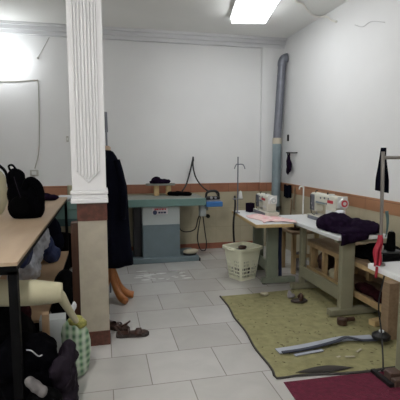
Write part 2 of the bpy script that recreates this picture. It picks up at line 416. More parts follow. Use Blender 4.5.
# ------------------------------------------------------------------ items on right wall near the pipe
tag(obj('wall_switch', bx(2.742, 2.76, 5.985, 6.025, 1.66, 1.755, bev=.003), 'darkmetal'), 'small dark switch box on wall beside the pipe', 'switch')
t = thing('wall_hook', 'metal hook bar on the right wall beside the pipe', 'hook', (2.76, 5.9, 1.48))
bm = B(); cyl(bm, (2.735, 6.02, 1.485), (2.735, 5.66, 1.485), .009, 8); obj('bar', bm, 'darkmetal', t)
for y in (6.0, 5.7):
    bm = B(); cyl(bm, (2.76, y, 1.485), (2.735, y, 1.485), .008, 8); obj('bracket', bm, 'darkmetal', t)
tag(blobs('draped_bag', [(2.70, 5.86, 1.34, .025, .045, .10), (2.70, 5.82, 1.29, .03, .05, .09), (2.70, 5.88, 1.22, .02, .03, .06), (2.715, 5.87, 1.42, .012, .02, .07)], 'purple', vox=.01, amp=.006, freq=20), 'small dark pouch hanging from the wall hook', 'bag')
bm = B(); tube(bm, [(2.744, 5.99, 1.495), (2.748, 5.99, 1.40), (2.75, 5.975, 1.33), (2.75, 5.965, 1.27)], .009, 6)
tag(obj('measuring_strap', bm, 'black', smooth=True), 'short black strap hanging at the left end of the wall hook', 'strap')
def W(u, v): return (2.715+.012*math.sin(u*14), 6.03-.24*u, 1.00-.19*v+.008*math.sin(u*9))
tag(sheet('hanging_cloth', W, 'navy', nu=20, nv=8), 'small navy cloth hanging on wall below the hook pouch', 'cloth')
for (ya, yb, nm) in ((5.70, 5.66, 'reddish brown strap hanging on the wall beside the navy cloth'), (5.80, 5.76, 'brown strap hanging just under the navy cloth edge')):
    def W(u, v, ya=ya, yb=yb): return (2.725+.01*math.sin(v*5), ya+(yb-ya)*u+.02*math.sin(v*4), (.98 if ya < 5.75 else .80)-.32*v)
    tag(sheet('hanging_strap', W, 'pinedark', nu=4, nv=14), nm, 'strap')

# ------------------------------------------------------------------ ironing (vacuum) table
t = thing('ironing_table', 'long teal vacuum ironing table along the back wall', 'ironing table', (.7, 5.9, 0))
obj('tabletop', bx(-.95, 1.36, 5.56, 6.2, .845, .872, bev=.008), 'padcloth', t)
obj('edge_rail', bx(-.95, 1.36, 5.535, 5.56, .775, .875, bev=.006), 'teal', t)
obj('edge_rail', bx(1.335, 1.362, 5.56, 6.2, .775, .87), 'teal', t)
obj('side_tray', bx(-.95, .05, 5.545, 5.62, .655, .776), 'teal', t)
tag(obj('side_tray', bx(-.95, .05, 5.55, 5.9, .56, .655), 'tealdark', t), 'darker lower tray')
obj('cabinet_upper', bx(.505, 1.01, 5.62, 6.1, .52, .845, bev=.004), 'greypaint', t)
tag(obj('cabinet_lower', bx(.505, 1.01, 5.615, 6.1, .07, .52, bev=.004), 'bluegrey', t), 'blue grey lower cabinet')
bm = B(); box(bm, .40, .50, 5.72, 6.05, .07, .845); obj('side_panel', bm, 'darkmetal', t)
bm = B(); box(bm, .30, 1.27, 5.575, 5.70, .0, .075, bev=.01); box(bm, .30, 1.27, 5.98, 6.10, .0, .075, bev=.01); obj('base', bm, 'bluegrey', t)
for fx in (1.271, .282): obj('foot_cap', bx(fx, fx+.018, 5.572, 5.703, 0, .04), 'rubber', t)
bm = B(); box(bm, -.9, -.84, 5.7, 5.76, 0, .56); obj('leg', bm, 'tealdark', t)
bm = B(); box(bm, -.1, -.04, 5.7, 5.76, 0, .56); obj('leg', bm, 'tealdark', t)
lb = obj('label_plate', bx(.635, .845, 5.612, 5.6205, .665, .755), 'labelw', t)
bm = B(); cyl(bm, (.67, 5.607, .69), (.67, 5.613, .69), .030, 14); obj('emblem', bm, 'logoblue', lb)
bm = B()
for k, (a, w_) in enumerate(((.665, .02), (.69, .03), (.73, .02), (.76, .03), (.80, .02))): box(bm, a, a+w_, 5.608, 5.613, .722, .742)
obj('lettering', bm, 'logored', lb)
bm = B()
for a, w_ in ((.715, .03), (.752, .025), (.785, .035)): box(bm, a, a+w_, 5.608, 5.613, .675, .700)
obj('lettering', bm, 'logoblue', lb)
bm = B(); box(bm, 1.315, 1.40, 5.70, 5.80, .60, .775, bev=.006); cyl(bm, (1.40, 5.75, .70), (1.44, 5.75, .70), .02, 8)
obj('valve_box', bm, 'greypaint', t)
bm = B(); cyl(bm, (1.43, 5.70, .60), (1.43, 5.74, .60), .028, 12); obj('valve_knob', bm, 'rubber', t)
bm = B(); tube(bm, [(1.03, 5.9, .55), (1.06, 5.88, .40), (1.15, 5.86, .36), (1.27, 5.84, .40), (1.31, 5.82, .55), (1.34, 5.80, .62)], .008, 6); obj('cord', bm, 'rubber', t, smooth=True)
bm = B(); tube(bm, [(1.34, 5.78, .60), (1.30, 5.76, .40), (1.29, 5.76, .26), (1.33, 5.76, .12), (1.40, 5.76, .10), (1.42, 5.76, .2), (1.40, 5.76, .35), (1.37, 5.77, .60)], .008, 6); obj('cord', bm, 'rubber', t, smooth=True)
# blue iron rest and steam iron
rest = obj('iron_rest', bx(1.375, 1.61, 5.58, 5.80, .745, .815, bev=.01), 'blue', t); tag(rest, 'blue iron rest tray')
bm = B(); cyl(bm, (1.40, 5.6, .78), (1.58, 5.6, .78), .012, 8); obj('rest_rail', bm, 'bluesteel', rest)
t = thing('steam_iron', 'black steam iron standing on the blue rest', 'iron', (1.48, 5.69, .815))
bm = B(); prism(bm, [(1.37, 5.66), (1.40, 5.64), (1.59, 5.64), (1.60, 5.75), (1.40, 5.75)], .816, .835); obj('soleplate', bm, 'silver', t)
bm = B(); box(bm, 1.385, 1.59, 5.645, 5.745, .836, .88, bev=.015); obj('body', bm, 'rubber', t)
bm = B(); tube(bm, [(1.40, 5.70, .87), (1.41, 5.70, .93), (1.47, 5.70, .955), (1.54, 5.70, .95), (1.575, 5.70, .92), (1.58, 5.70, .87)], .017, 8); obj('handle', bm, 'rubber', t, smooth=True)
for dx, dr in ((1.46, .02), (1.52, .016)):
    bm = B(); cyl(bm, (dx, 5.635, .865), (dx, 5.655, .865), dr, 12); obj('dial', bm, 'silver', t)
bm = B(); tube(bm, [(1.58, 5.70, .88), (1.61, 5.74, .86), (1.62, 5.85, .85), (1.60, 5.98, .93)], .006, 6); obj('cord', bm, 'rubber', t, smooth=True)
# sleeve board
t = thing('sleeve_board', 'small sleeve board standing on the ironing table', 'sleeve board', (.83, 6.08, .872))
bm = B(); prism(bm, [(.60, 6.06), (.63, 6.01), (.98, 5.99), (1.02, 6.03), (1.02, 6.13), (.98, 6.17), (.63, 6.15), (.60, 6.10)], 1.02, 1.045); obj('board', bm, 'padcloth', t)
for x in (.715, .89):
    obj('leg', bx(x, x+.07, 6.03, 6.10, .873, 1.02), 'woodedge', t)
tag(blobs('folded_cloth', [(.80, 6.07, 1.07, .12, .06, .035), (.75, 6.06, 1.10, .07, .05, .04), (.88, 6.08, 1.075, .09, .05, .03), (.70, 6.07, 1.065, .05, .04, .03)], 'purple', vox=.012, amp=.009, freq=18, floor=1.046, seed=2), 'crumpled dark purple cloth on the sleeve board', 'cloth')
tag(blobs('folded_cloth', [(1.05, 5.98, .90, .10, .07, .032), (1.16, 5.95, .895, .09, .07, .03), (.96, 6.0, .90, .06, .05, .03)], 'black', vox=.012, amp=.008, freq=18, floor=.873, seed=3), 'flat black cloth on the ironing table beside the iron', 'cloth')
bm = B(); tube(bm, [(1.12, 6.02, .93), (1.19, 6.08, 1.02), (1.26, 6.14, 1.2), (1.315, 6.2, 1.38), (1.322, 6.2, 1.42), (1.325, 6.2, 1.36)], .012, 8)
tube(bm, [(1.325, 6.2, 1.42), (1.32, 6.2, 1.30), (1.34, 6.15, 1.15), (1.40, 6.1, 1.03), (1.50, 6.0, .93), (1.60, 5.98, .93)], .011, 8)
tag(obj('steam_hose', bm, 'rubber', smooth=True), 'black steam hose looping up the wall above the iron', 'hose')
tag(blobs('flat_stone', [(1.16, 5.64, .125, .11, .06, .035), (1.20, 5.64, .13, .08, .05, .03)], 'olive', vox=.012, amp=.004, freq=8, floor=.10), 'flat beige pad lying on the ironing table base', 'pad')
obj_under = tag(blobs('dark_pad', [(1.15, 5.64, .09, .10, .055, .02)], 'rubber', vox=.01, amp=.002, floor=.076), 'thin dark pad beneath the flat beige pad', 'pad')
# white folded things at its left end
tag(blobs('folded_sheet', [(-.48, 5.72, .905, .15, .10, .035), (-.38, 5.75, .90, .12, .1, .03)], 'whitecl', vox=.014, amp=.006, freq=14, floor=.873, seed=6), 'white folded sheet on the ironing table left of the column', 'cloth')
bm = B(); box(bm, -.47, -.33, 5.98, 6.14, .873, 1.04, rot=.2, bev=.006); tag(obj('small_box', bm, 'creamcl'), 'small cream box against the back wall beside the column', 'box')

# ------------------------------------------------------------------ dress form, robe
t = thing('dress_form', 'dress form on curved wooden feet behind the column', 'dress form', (.03, 4.25, 0))
px, py = .055, 4.30
bm = B(); cyl(bm, (px, py, .28), (px, py, 1.3), .022, 12); obj('pole', bm, 'orangewood', t)
bm = B(); lathe(bm, [(.08, -.38), (.11, -.30), (.085, -.12), (.10, 0), (.105, .06), (.075, .11), (.035, .16)], (px-.035, py, 1.33), 20, 1, .75); obj('torso', bm, 'creamcl', t, smooth=True)
bm = B(); lathe(bm, [(.045, 0), (.04, .04), (.042, .07), (.02, .085)], (px-.012, py, 1.475), 16); obj('neck', bm, 'skin', t, smooth=True)
for (ex, ey) in ((.10, -.16), (.165, -.02), (-.12, .05)):
    bm = B(); tube(bm, [(px, py, .36), (px+ex*.2, py+ey*.2, .25), (px+ex*.5, py+ey*.5, .13), (px+ex*.95, py+ey*.95, .055), (px+ex*1.35, py+ey*1.3, .036)], [.036, .038, .036, .038, .034], 10)
    for v in bm.verts: v.co.z = max(v.co.z, .001)
    obj('foot', bm, 'orangewood', t, smooth=True)
# robe: pleated lathe
bm = B(); seg = 48; rings = []
prof = [(.055, 1.52), (.09, 1.50), (.12, 1.455), (.155, 1.38), (.19, 1.27), (.215, 1.16), (.22, 1.0), (.225, .8), (.235, .6), (.25, .46), (.26, .368)]
for i, (r, z) in enumerate(prof):
    f = max(0, i-3)/8
    rings.append([bm.verts.new((px-.035+(r*(1+.06*f*math.sin(k/seg*2*PI*9+.5*i)))*math.cos(2*PI*k/seg)*.98+.012*f, py+r*.75*(1+.1*f*math.sin(k/seg*2*PI*9))*math.sin(2*PI*k/seg), z)) for k in range(seg)])
for i in range(len(rings)-1):
    for k in range(seg): bm.faces.new((rings[i][k], rings[i][(k+1) % seg], rings[i+1][(k+1) % seg], rings[i+1][k]))
bmesh.ops.recalc_face_normals(bm, faces=bm.faces); bmesh.ops.solidify(bm, geom=bm.faces[:], thickness=.005)
robe = tag(obj('long_robe', bm, 'navy', smooth=True), 'long dark navy robe hanging on the dress form', 'robe')
bm = B(); tube(bm, [(px+.08, py-.05, 1.42), (px+.115, py-.07, 1.25), (px+.135, py-.10, 1.05), (px+.12, py-.10, .84)], [.045, .055, .05, .05], 12, flat=.7); obj('sleeve', bm, 'navy', robe, smooth=True)
bm = B(); tube(bm, [(.05, 4.50, 0.001), (.05, 4.50, 1.5), (.045, 4.50, 1.90)], .010, 8, smooth=False); cyl(bm, (.045, 4.50, 1.905), (.05, 4.50, 1.70), .016, 8)
tag(obj('hanging_rod', bm, 'greysteel'), 'thin grey rod rising behind the robe and column', 'rod')

# ------------------------------------------------------------------ dark board beside column
bm = B(); box(bm, -.262, -.205, 3.50, 3.62, 0, .93, bev=.003)
tag(obj('wooden_board', bm, 'mahogany'), 'upright dark brown wooden board beside the column', 'board')

# ------------------------------------------------------------------ sandals
def sandal(x, y, rot, label, cross=True):
    t = thing('sandal', label, 'sandal', (x, y, 0), 'pair of brown sandals by the column')
    mt = Matrix.Translation((x, y, 0)) @ Matrix.Rotation(rot, 4, 'Z')
    L_ = [(-.13, 0), (-.125, .035), (-.06, .040), (0, .036), (.06, .046), (.115, .038), (.14, .012), (.14, -.012), (.115, -.042), (.05, -.048), (-.02, -.036), (-.09, -.042), (-.125, -.03)]
    bm = B(); prism(bm, L_, .001, .028); bmesh.ops.bevel(bm, geom=bm.edges[:], offset=.004, segments=1, affect='EDGES'); bmesh.ops.transform(bm, matrix=mt, verts=bm.verts)
    obj('sole', bm, 'sole', t)
    bm = B(); prism(bm, [(a*.93, b*.9) for a, b in L_], .0285, .034); bmesh.ops.transform(bm, matrix=mt, verts=bm.verts); obj('footbed', bm, 'leather', t)
    for (a, w_, h) in ((.055, .045, .062), (-.03, .022, .065)):
        bm = B(); N = 10; g = []
        for i in range(N+1):
            th = PI*i/N; yy = .049*math.cos(th); zz = .022+(h-.022)*math.sin(th)
            g.append([bm.verts.new((a-w_/2+(.01 if a > 0 else -.01)*math.cos(th), yy, zz)), bm.verts.new((a+w_/2, yy, zz))])
        for i in range(N): bm.faces.new((g[i][0], g[i][1], g[i+1][1], g[i+1][0]))
        bmesh.ops.recalc_face_normals(bm, faces=bm.faces); bmesh.ops.solidify(bm, geom=bm.faces[:], thickness=.004)
        bmesh.ops.transform(bm, matrix=mt, verts=bm.verts); obj('strap', bm, 'leather', t, smooth=True)
    bm = B(); tube(bm, [(-.07, .042, .03), (-.115, .035, .075), (-.135, 0, .085), (-.115, -.035, .075), (-.07, -.042, .03)], .007, 6); bmesh.ops.transform(bm, matrix=mt, verts=bm.verts)
    obj('heel_strap', bm, 'leather', t, smooth=True)
sandal(.20, 3.36, -.05, 'brown leather sandal beside the column, nearer of the two')
sandal(.075, 3.53, 2.5, 'brown leather sandal tucked behind the nearer sandal')

# floor shine painted as pale smears on tiles
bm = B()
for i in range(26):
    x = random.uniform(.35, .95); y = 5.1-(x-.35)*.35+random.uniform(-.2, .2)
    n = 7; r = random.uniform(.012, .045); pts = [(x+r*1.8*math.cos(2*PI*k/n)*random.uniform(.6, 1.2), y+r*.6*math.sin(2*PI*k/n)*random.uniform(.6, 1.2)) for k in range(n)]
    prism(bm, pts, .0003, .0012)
tag(obj('painted_shine', bm, 'floorshine'), 'pale painted reflections on the tiles before the ironing table', 'reflections', kind='stuff')

# ------------------------------------------------------------------ laundry basket
bc = Vector((1.60, 4.70)); rotb = math.radians(-2)
t = thing('laundry_basket', 'cream slotted plastic laundry basket under the table edge', 'laundry basket', (bc.x, bc.y, 0))
def bp(u, z):
    s = .118+(.166-.118)*z/.38
    ang_ = u*2*PI; c, s_ = math.cos(ang_), math.sin(ang_); e = .30
    X = math.copysign(abs(c)**e, c)*s*1.06; Y = math.copysign(abs(s_)**e, s_)*s
    a = rotb + math.radians(25)
    return (bc.x+X*math.cos(a)-Y*math.sin(a), bc.y+X*math.sin(a)+Y*math.cos(a), z)
# even spacing along the perimeter
us = []; 
tot = 0; K = 720; pts = [Vector(bp(i/K, .2)) for i in range(K+1)]; cum = [0]
for i in range(K): tot += (pts[i+1]-pts[i]).length; cum.append(tot)
NU = 120; j = 0
for i in range(NU):
    target = tot*i/NU
    while cum[j+1] < target: j += 1
    us.append((j+(target-cum[j])/(cum[j+1]-cum[j]))/K)
zs = [0, .02, .035, .065, .08, .11, .125, .155, .17, .20, .215, .235, .25, .27, .285, .33, .38]
bm = B(); g = [[bm.verts.new(bp(u, z)) for z in zs] for u in us]
for i in range(NU):
    for k in range(len(zs)-1):
        side = (i+15) % 30
        hole = (k in (2, 4, 6) and i % 3 != 0 and 1 < side < 28) or (k in (8, 10) and i % 3 == 1 and 2 < side < 27)
        if not hole: bm.faces.new((g[i][k], g[(i+1) % NU][k], g[(i+1) % NU][k+1], g[i][k+1]))
bmesh.ops.recalc_face_normals(bm, faces=bm.faces); bmesh.ops.solidify(bm, geom=bm.faces[:], thickness=.004)
obj('body', bm, 'basket', t)
bm = B(); vs = [bm.verts.new(bp(u, .006)) for u in us]; bm.faces.new(vs); bmesh.ops.solidify(bm, geom=bm.faces[:], thickness=.004); obj('bottom', bm, 'basket', t)
def ring(zc, h, out, m, nm):
    bm = B(); pr = [(0, 0), (out, 0), (out, h), (0, h)]; G = []
    for u in us:
        p = Vector(bp(u, .38)); d = Vector((p.x-bc.x, p.y-bc.y, 0)).normalized()
        G.append([bm.verts.new((p.x+d.x*a, p.y+d.y*a, zc+b_)) for a, b_ in pr])
    for i in range(NU):
        for k in range(4): bm.faces.new((G[i][k], G[(i+1) % NU][k], G[(i+1) % NU][(k+1) % 4], G[i][(k+1) % 4]))
    return obj(nm, bm, m, t)
ring(.36, .03, .022, 'basket', 'rim')
for s in (-1, 1):
    a = rotb+math.radians(25)
    cx, cy = bc.x+s*.19*math.cos(a), bc.y+s*.19*math.sin(a)
    bm = B(); tube(bm, [(cx+.07*math.sin(a), cy-.07*math.cos(a), .375), (cx+s*.02, cy-.05, .372), (cx+s*.02, cy+.05, .372), (cx-.07*math.sin(a), cy+.07*math.cos(a), .375)], .009, 6); obj('handle', bm, 'basket', t, smooth=True)
tag(blobs('cloth_heap', [(bc.x, bc.y, .30, .13, .12, .05), (bc.x, bc.y, .12, .10, .10, .12), (bc.x+.0, bc.y+.0, .22, .11, .11, .10)], 'purple', vox=.014, amp=.006, freq=14, floor=.012, seed=11), 'dark cloth heaped inside the laundry basket', 'cloth')
tag(blobs('brown_pouch', [(bc.x-.05, bc.y-.12, .40, .045, .03, .022), (bc.x-.02, bc.y-.12, .402, .03, .025, .018)], 'leather', vox=.008, amp=.003, freq=20), 'small brown pouch resting on the laundry basket rim', 'pouch')

# ------------------------------------------------------------------ sewing tables
def sewing_table(name_label, x0, x1, y0, y1, legY, legX, top_m, edge_m, leg_m, ztop=.755, rot=0, rail=True, cat='sewing table', footx=None, foot_m=None, rearrail=None, long_rail='auto'):
    t = thing('sewing_table', name_label, cat, ((x0+x1)/2, (y0+y1)/2, 0))
    def rt(bm):
        if rot: bmesh.ops.rotate(bm, verts=bm.verts, cent=((x0+x1)/2, (y0+y1)/2, 0), matrix=Matrix.Rotation(rot, 3, 'Z'))
        return bm
    top = obj('tabletop', rt(bx(x0, x1, y0, y1, ztop-.035, ztop, bev=.004)), edge_m, t)
    obj('laminate', rt(bx(x0+.006, x1-.006, y0+.006, y1-.006, ztop, ztop+.002)), top_m, top)
    fx0, fx1 = footx
    for y in legY:
        lw = legX[0]+.055 if (y == max(legY) and len(legY) > 1 and leg_m == 'legpaint') else legX[1]
        lg = obj('leg', rt(bx(legX[0], lw, y-.03, y+.03, .07, ztop-.035, bev=.006)), leg_m, t)
        obj('foot', rt(bx(fx0, fx1, y-.035, y+.035, .012, .075, bev=.008)), foot_m or leg_m, t)
        for x in (fx0+.03, fx1-.03):
            bm = B(); cyl(bm, (x, y, 0), (x, y, .013), .022, 10); obj('glide', rt(bm), 'rubber', t)
        obj('top_bracket', rt(bx(fx0+.05, fx1-.02, y-.025, y+.025, ztop-.065, ztop-.035)), leg_m, t)
    bm = B(); box(bm, legX[0]-.004, legX[0]+.026, min(legY), max(legY), .15, .27, bev=.003); obj('stretcher', rt(bm), leg_m, t)
    return t

t1 = sewing_table('wooden edged sewing table farthest along the right wall', 1.565, 1.98, 4.05, 5.13, (4.41, 4.95), (1.80, 1.93), 'whitetop', 'woodedge', 'legdark', .75, math.radians(-4), footx=(1.745, 2.14))
t2 = sewing_table('white sewing table with grey green frame, middle of the row', 1.995, 2.50, 3.28, 4.60, (3.36, 4.15), (2.075, 2.205), 'whitetop', 'whitetop', 'legpaint', .755, 0, footx=(1.975, 2.475))
t3 = sewing_table('white sewing table nearest camera at the right picture edge', 1.72, 2.25, 1.15, 2.45, (1.35, 2.28), (1.86, 1.97), 'whitetop', 'whitetop', 'legpaint', .755, 0, footx=(1.78, 2.22), foot_m='brownbase')
# clutter on table 1
def Wp(u, v):
    x = 1.63+.36*u+.03*math.sin(v*6); y = 4.12+.52*v+.05*math.sin(u*5)
    return (x, y, .760+.012*abs(math.sin(u*7+v*5))*math.sin(PI*u))
tag(sheet('pink_fabric', Wp, 'pink', thick=.005), 'pink fabric pieces spread on the far sewing table', 'fabric')
bm = B(); box(bm, 1.745, 1.83, 4.93, 5.01, .7525, .865, rot=.3, bev=.004); tag(obj('purple_box', bm, 'purple'), 'small dark purple box beside the far sewing machine', 'box')

def machine(x, y, ln, label, sc_=1.0, disc='logored'):
    """long side along Y; handwheel at the near (-Y) end"""
    t = thing('sewing_machine', label, 'sewing machine', (x, y+ln/2, .752))
    z = .758
    y1 = y+ln; H = .29*sc_
    obj('bed', bx(x-.085, x+.085, y, y1, z, z+.045, bev=.008), 'cream', t)
    pl = obj('pillar', bx(x-.06, x+.06, y+.03, y+ln*.40, z+.045, z+H*.70, bev=.014), 'cream', t)
    obj('badge_panel', bx(x-.064, x-.060, y+.06, y+ln*.36, z+.09, z+H*.45), 'white', pl)
    bm = B(); box(bm, x-.058, x+.058, y+.02, y1-.02, z+H*.58, z+H*.95, bev=.022); arm = obj('arm', bm, 'cream', t)
    bm = B(); box(bm, x-.0605, x-.057, y+.09, y+.20, z+H*.70, z+H*.80); tag(obj('name_plate', bm, 'logored', arm), 'red marked name plate')
    bm = B(); box(bm, x-.05, x+.05, y1-.13, y1-.015, z+H*.28, z+H*.62, bev=.012); hd = obj('needle_head', bm, 'cream', t)
    bm = B(); cyl(bm, (x, y1-.07, z+.05), (x, y1-.07, z+H*.3), .008, 8); box(bm, x-.012, x+.012, y1-.095, y1-.045, z+.047, z+.052); obj('needle_bar', bm, 'silver', hd)
    for dy, dz in ((.045, .45), (.095, .42), (.07, .56)):
        bm = B(); cyl(bm, (x-.065, y1-dy, z+H*dz), (x-.05, y1-dy, z+H*dz), .012, 10); obj('tension_dial', bm, 'silver', hd)
    bm = B(); cyl(bm, (x, y-.025, z+H*.75), (x, y+.02, z+H*.75), .046*sc_, 24); hw = obj('handwheel', bm, 'white', t)
    bm = B(); cyl(bm, (x, y-.029, z+H*.75), (x, y-.024, z+H*.75), .033*sc_, 20); obj('wheel_badge', bm, disc, hw)
    bm = B(); cyl(bm, (x, y-.032, z+H*.75), (x, y-.028, z+H*.75), .017*sc_, 16); obj('wheel_hub', bm, 'white', hw)
    bm = B(); tube(bm, [(x-.03, y1-.10, z+H*.93), (x-.03, y1-.10, z+H*1.02), (x-.03, y1-.14, z+H*1.05)], .005, 6); cyl(bm, (x, y+ln*.5, z+H*.93), (x, y+ln*.5, z+H*1.02), .008, 8)
    obj('thread_guide', bm, 'darkmetal', t)
    bm = B(); box(bm, x-.055, x+.055, y+.004, y+.019, z+H*.58, z+H*.97, bev=.006); obj('end_cover', bm, 'white', arm)
    bm = B(); box(bm, x-.064, x-.058, y1-.125, y1-.03, z+H*.32, z+H*.9, bev=.002); obj('face_plate', bm, 'greysteel', hd)
    for dy, dz in ((.18, .84), (.26, .84), (.34, .82), (.22, .66)):
        if dy < ln-.15:
            bm = B(); cyl(bm, (x-.064, y+dy, z+H*dz), (x-.055, y+dy, z+H*dz), .011, 10); obj('screw_cap', bm, 'greysteel', arm)
    bm = B(); box(bm, x-.062, x-.057, y+ln*.42, y+ln*.74, z+H*.62, z+H*.68); obj('scale_strip', bm, 'bluegrey', arm)
    bm = B(); tube(bm, [(x-.066, y1-.05, z+H*.85), (x-.075, y1-.07, z+H*.5), (x-.07, y1-.09, z+H*.22), (x-.06, y1-.14, z+.05)], .004, 6); obj('thread', bm, 'rubber', hd, smooth=True)
    bm = B(); box(bm, x-.092, x-.086, y+.02, y1-.04, z+.004, z+.04); obj('bed_plate', bm, 'greysteel', t)
    bm = B(); cyl(bm, (x-.02, y+ln*.3, z+H*.94), (x-.02, y+ln*.3, z+H*1.0), .03, 12); obj('bobbin_winder', bm, 'white', t)
    return t
machine(1.90, 4.52, .42, 'cream industrial sewing machine on the far wooden edged table', .85, 'greypaint')
machine(2.33, 3.76, .60, 'cream industrial sewing machine behind the purple garment', 1.05)

# thread stands
def thread_stand(x, y, ztop, arms, cone_m, label, plate=.86, r=.008, base=.752, pm='darkmetal', cone_off=-.03, armdir=(1, 0), ch=.07):
    t = thing('thread_stand', label, 'thread stand', (x, y, base))
    bm = B(); cyl(bm, (x, y, base+.002), (x, y, ztop), r, 10); obj('pole', bm, pm, t)
    bm = B(); lathe(bm, [(.03, 0), (.03, .008), (.012, .014)], (x, y, base+.001)); obj('base', bm, pm, t)
    for (z, l) in arms:
        bm = B(); tube(bm, [(x-armdir[0]*l*.5, y-armdir[1]*l*.5, z-.05), (x-armdir[0]*l*.25, y-armdir[1]*l*.25, z), (x, y, z+.003), (x+armdir[0]*l*.7, y+armdir[1]*l*.7, z), (x+armdir[0]*l, y+armdir[1]*l, z-.05)], r*.8, 8); obj('thread_arm', bm, pm, t, smooth=True)
    if plate:
        obj('spool_plate', bx(x-.06, x+.06, y-.03, y+.03, plate-.006, plate), pm, t)
    return t
thread_stand(1.60, 4.90, 1.44, ((1.345, .09),), 'white', 'thin thread stand at the far sewing table corner', .93, pm='greysteel')
t = thing('thread_cone', 'white thread cone on the far thread stand', 'thread cone', (1.63, 4.90, .93))
bm = B(); lathe(bm, [(.026, 0), (.028, .006), (.016, .085), (.012, .09)], (1.634, 4.90, .9305)); obj('thread', bm, 'white', t, smooth=True)
bm = B(); cyl(bm, (1.634, 4.90, .9305), (1.634, 4.90, 1.028), .007, 8); obj('core', bm, 'tape', t)
bm = B(); tube(bm, [(1.60, 5.02, .95), (1.585, 4.95, .85), (1.56, 4.93, .65), (1.57, 4.95, .45), (1.62, 5.05, .28), (1.66, 5.1, .05)], .012, 6)
tag(obj('power_cord', bm, 'rubber', smooth=True), 'dark cord hanging off the far sewing table end', 'cord')
# white hooked rod, table 2
bm = B(); tube(bm, [(2.30, 4.56, .757), (2.30, 4.56, 1.06), (2.295, 4.56, 1.085), (2.275, 4.56, 1.095), (2.25, 4.56, 1.085), (2.245, 4.56, 1.06)], .009, 8)
tag(obj('hooked_rod', bm, 'white', smooth=True), 'white hooked thread rod at the back of middle sewing table', 'rod')
# near stand: thick chrome pole with side bar
t = thing('thread_stand', 'tall chrome stand with side bar on the nearest table', 'thread stand', (1.765, 2.38, .757))
bm = B(); cyl(bm, (1.765, 2.38, .757), (1.745, 2.38, 1.50), .0115, 14); obj('pole', bm, 'chrome', t, smooth=False)
bm = B(); cyl(bm, (1.746, 2.38, 1.462), (2.12, 2.38, 1.462), .011, 12); obj('side_bar', bm, 'chrome', t)
bm = B(); lathe(bm, [(.03, 0), (.03, .012), (.018, .02)], (1.765, 2.38, .757)); obj('base', bm, 'chrome', t)
obj('spool_plate', bx(1.76, 1.92, 2.35, 2.43, .838, .846), 'rubber', t)
bm = B(); lathe(bm, [(.018, 0), (.018, .03)], (1.763, 2.38, .86)); obj('clamp', bm, 'chrome', t)
for (x, y, m_, h, r, lb) in ((1.86, 2.41, 'black', .125, .030, 'black thread cone beside the chrome stand'), (1.80, 2.44, 'white', .05, .012, 'small white spool behind the chrome stand')):
    t = thing('thread_cone', lb, 'thread cone', (x, y, .846))
    bm = B(); lathe(bm, [(r, 0), (r, h*.2), (r*.8, h*.9), (r*.55, h)], (x, y, .8465)); obj('thread', bm, m_, t, smooth=False)
    bm = B(); cyl(bm, (x, y, .8465), (x, y, .8465+h*1.07), r*.25, 8); obj('core', bm, 'chrome', t)
def Wr(u, v):
    w_ = .036*(1+.35*v)
    return (1.722-.024*v+w_*(u-.5)+.006*math.sin(v*9), 2.335+.012*math.sin(u*9+v*4), .97-.20*v)
rb = tag(sheet('red_ribbon', Wr, 'red', nu=10, nv=14), 'red ribbon tied to the chrome stand', 'ribbon')
def Wr2(u, v): return (1.705-.004*v+.016*(u-.5), 2.335, .765-.075*v)
sheet('ribbon_tail', Wr2, 'red', rb, nu=4, nv=8)
def Wb(u, v):
    s = .35+.65*min(1, v*1.4)
    return (1.772-.040*s+.09*s*u, 2.415+.015*math.sin(u*9+v), 1.525-.275*v-.02*u*v)
tag(sheet('hanging_rag', Wb, 'navy', nu=14, nv=14), 'narrow navy rag knotted at the top of the chrome stand', 'rag')
def Wb2(u, v): return (1.775+.022*(u-.5)*(1-v*.8)+.012*math.sin(v*3), 2.36, 1.12-.17*v)
tag(sheet('hanging_strap', Wb2, 'tealdark', nu=4, nv=12), 'narrow dark strap dangling beside the chrome pole', 'strap')
tag(blobs('paper_scrap', [(2.02, 2.2, .762, .1, .06, .012)], 'whitecl', vox=.008, amp=.003, floor=.758), 'crumpled pale paper on the nearest sewing table', 'paper')

# garment on table 2
g_ = tag(blobs('folded_garment', [(2.15, 3.58, .83, .14, .18, .085), (2.09, 3.62, .81, .08, .16, .07), (2.30, 3.48, .81, .15, .17, .06), (2.36, 3.40, .80, .12, .14, .05), (2.12, 3.46, .79, .10, .14, .035), (2.25, 3.33, .785, .22, .06, .03), (2.12, 3.66, .85, .06, .08, .05)], 'purple', vox=.013, amp=.014, freq=12, floor=.758, seed=4), 'dark purple garment heaped over the middle table edge', 'garment')
def Wg(u, v): return (2.015+.27*u, 3.268-.012*math.sin(v*3)-.006*math.sin(u*17), .785-(.105-.05*u)*v*(1 if u > 0 else 1))
o_ = sheet('hanging_flap', Wg, 'purple', g_, nu=20, nv=8)
def Wn(u, v): return (2.06+.22*u, 3.262-.010*math.sin(v*3), .790-.03*u-.018*v-.0*u)
tag(blobs('white_lining', [(2.19, 3.62, .905, .05, .05, .022, .4), (2.24, 3.66, .915, .05, .04, .022)], 'whitecl', g_, vox=.01, amp=.004, seed=2), 'white lining showing')

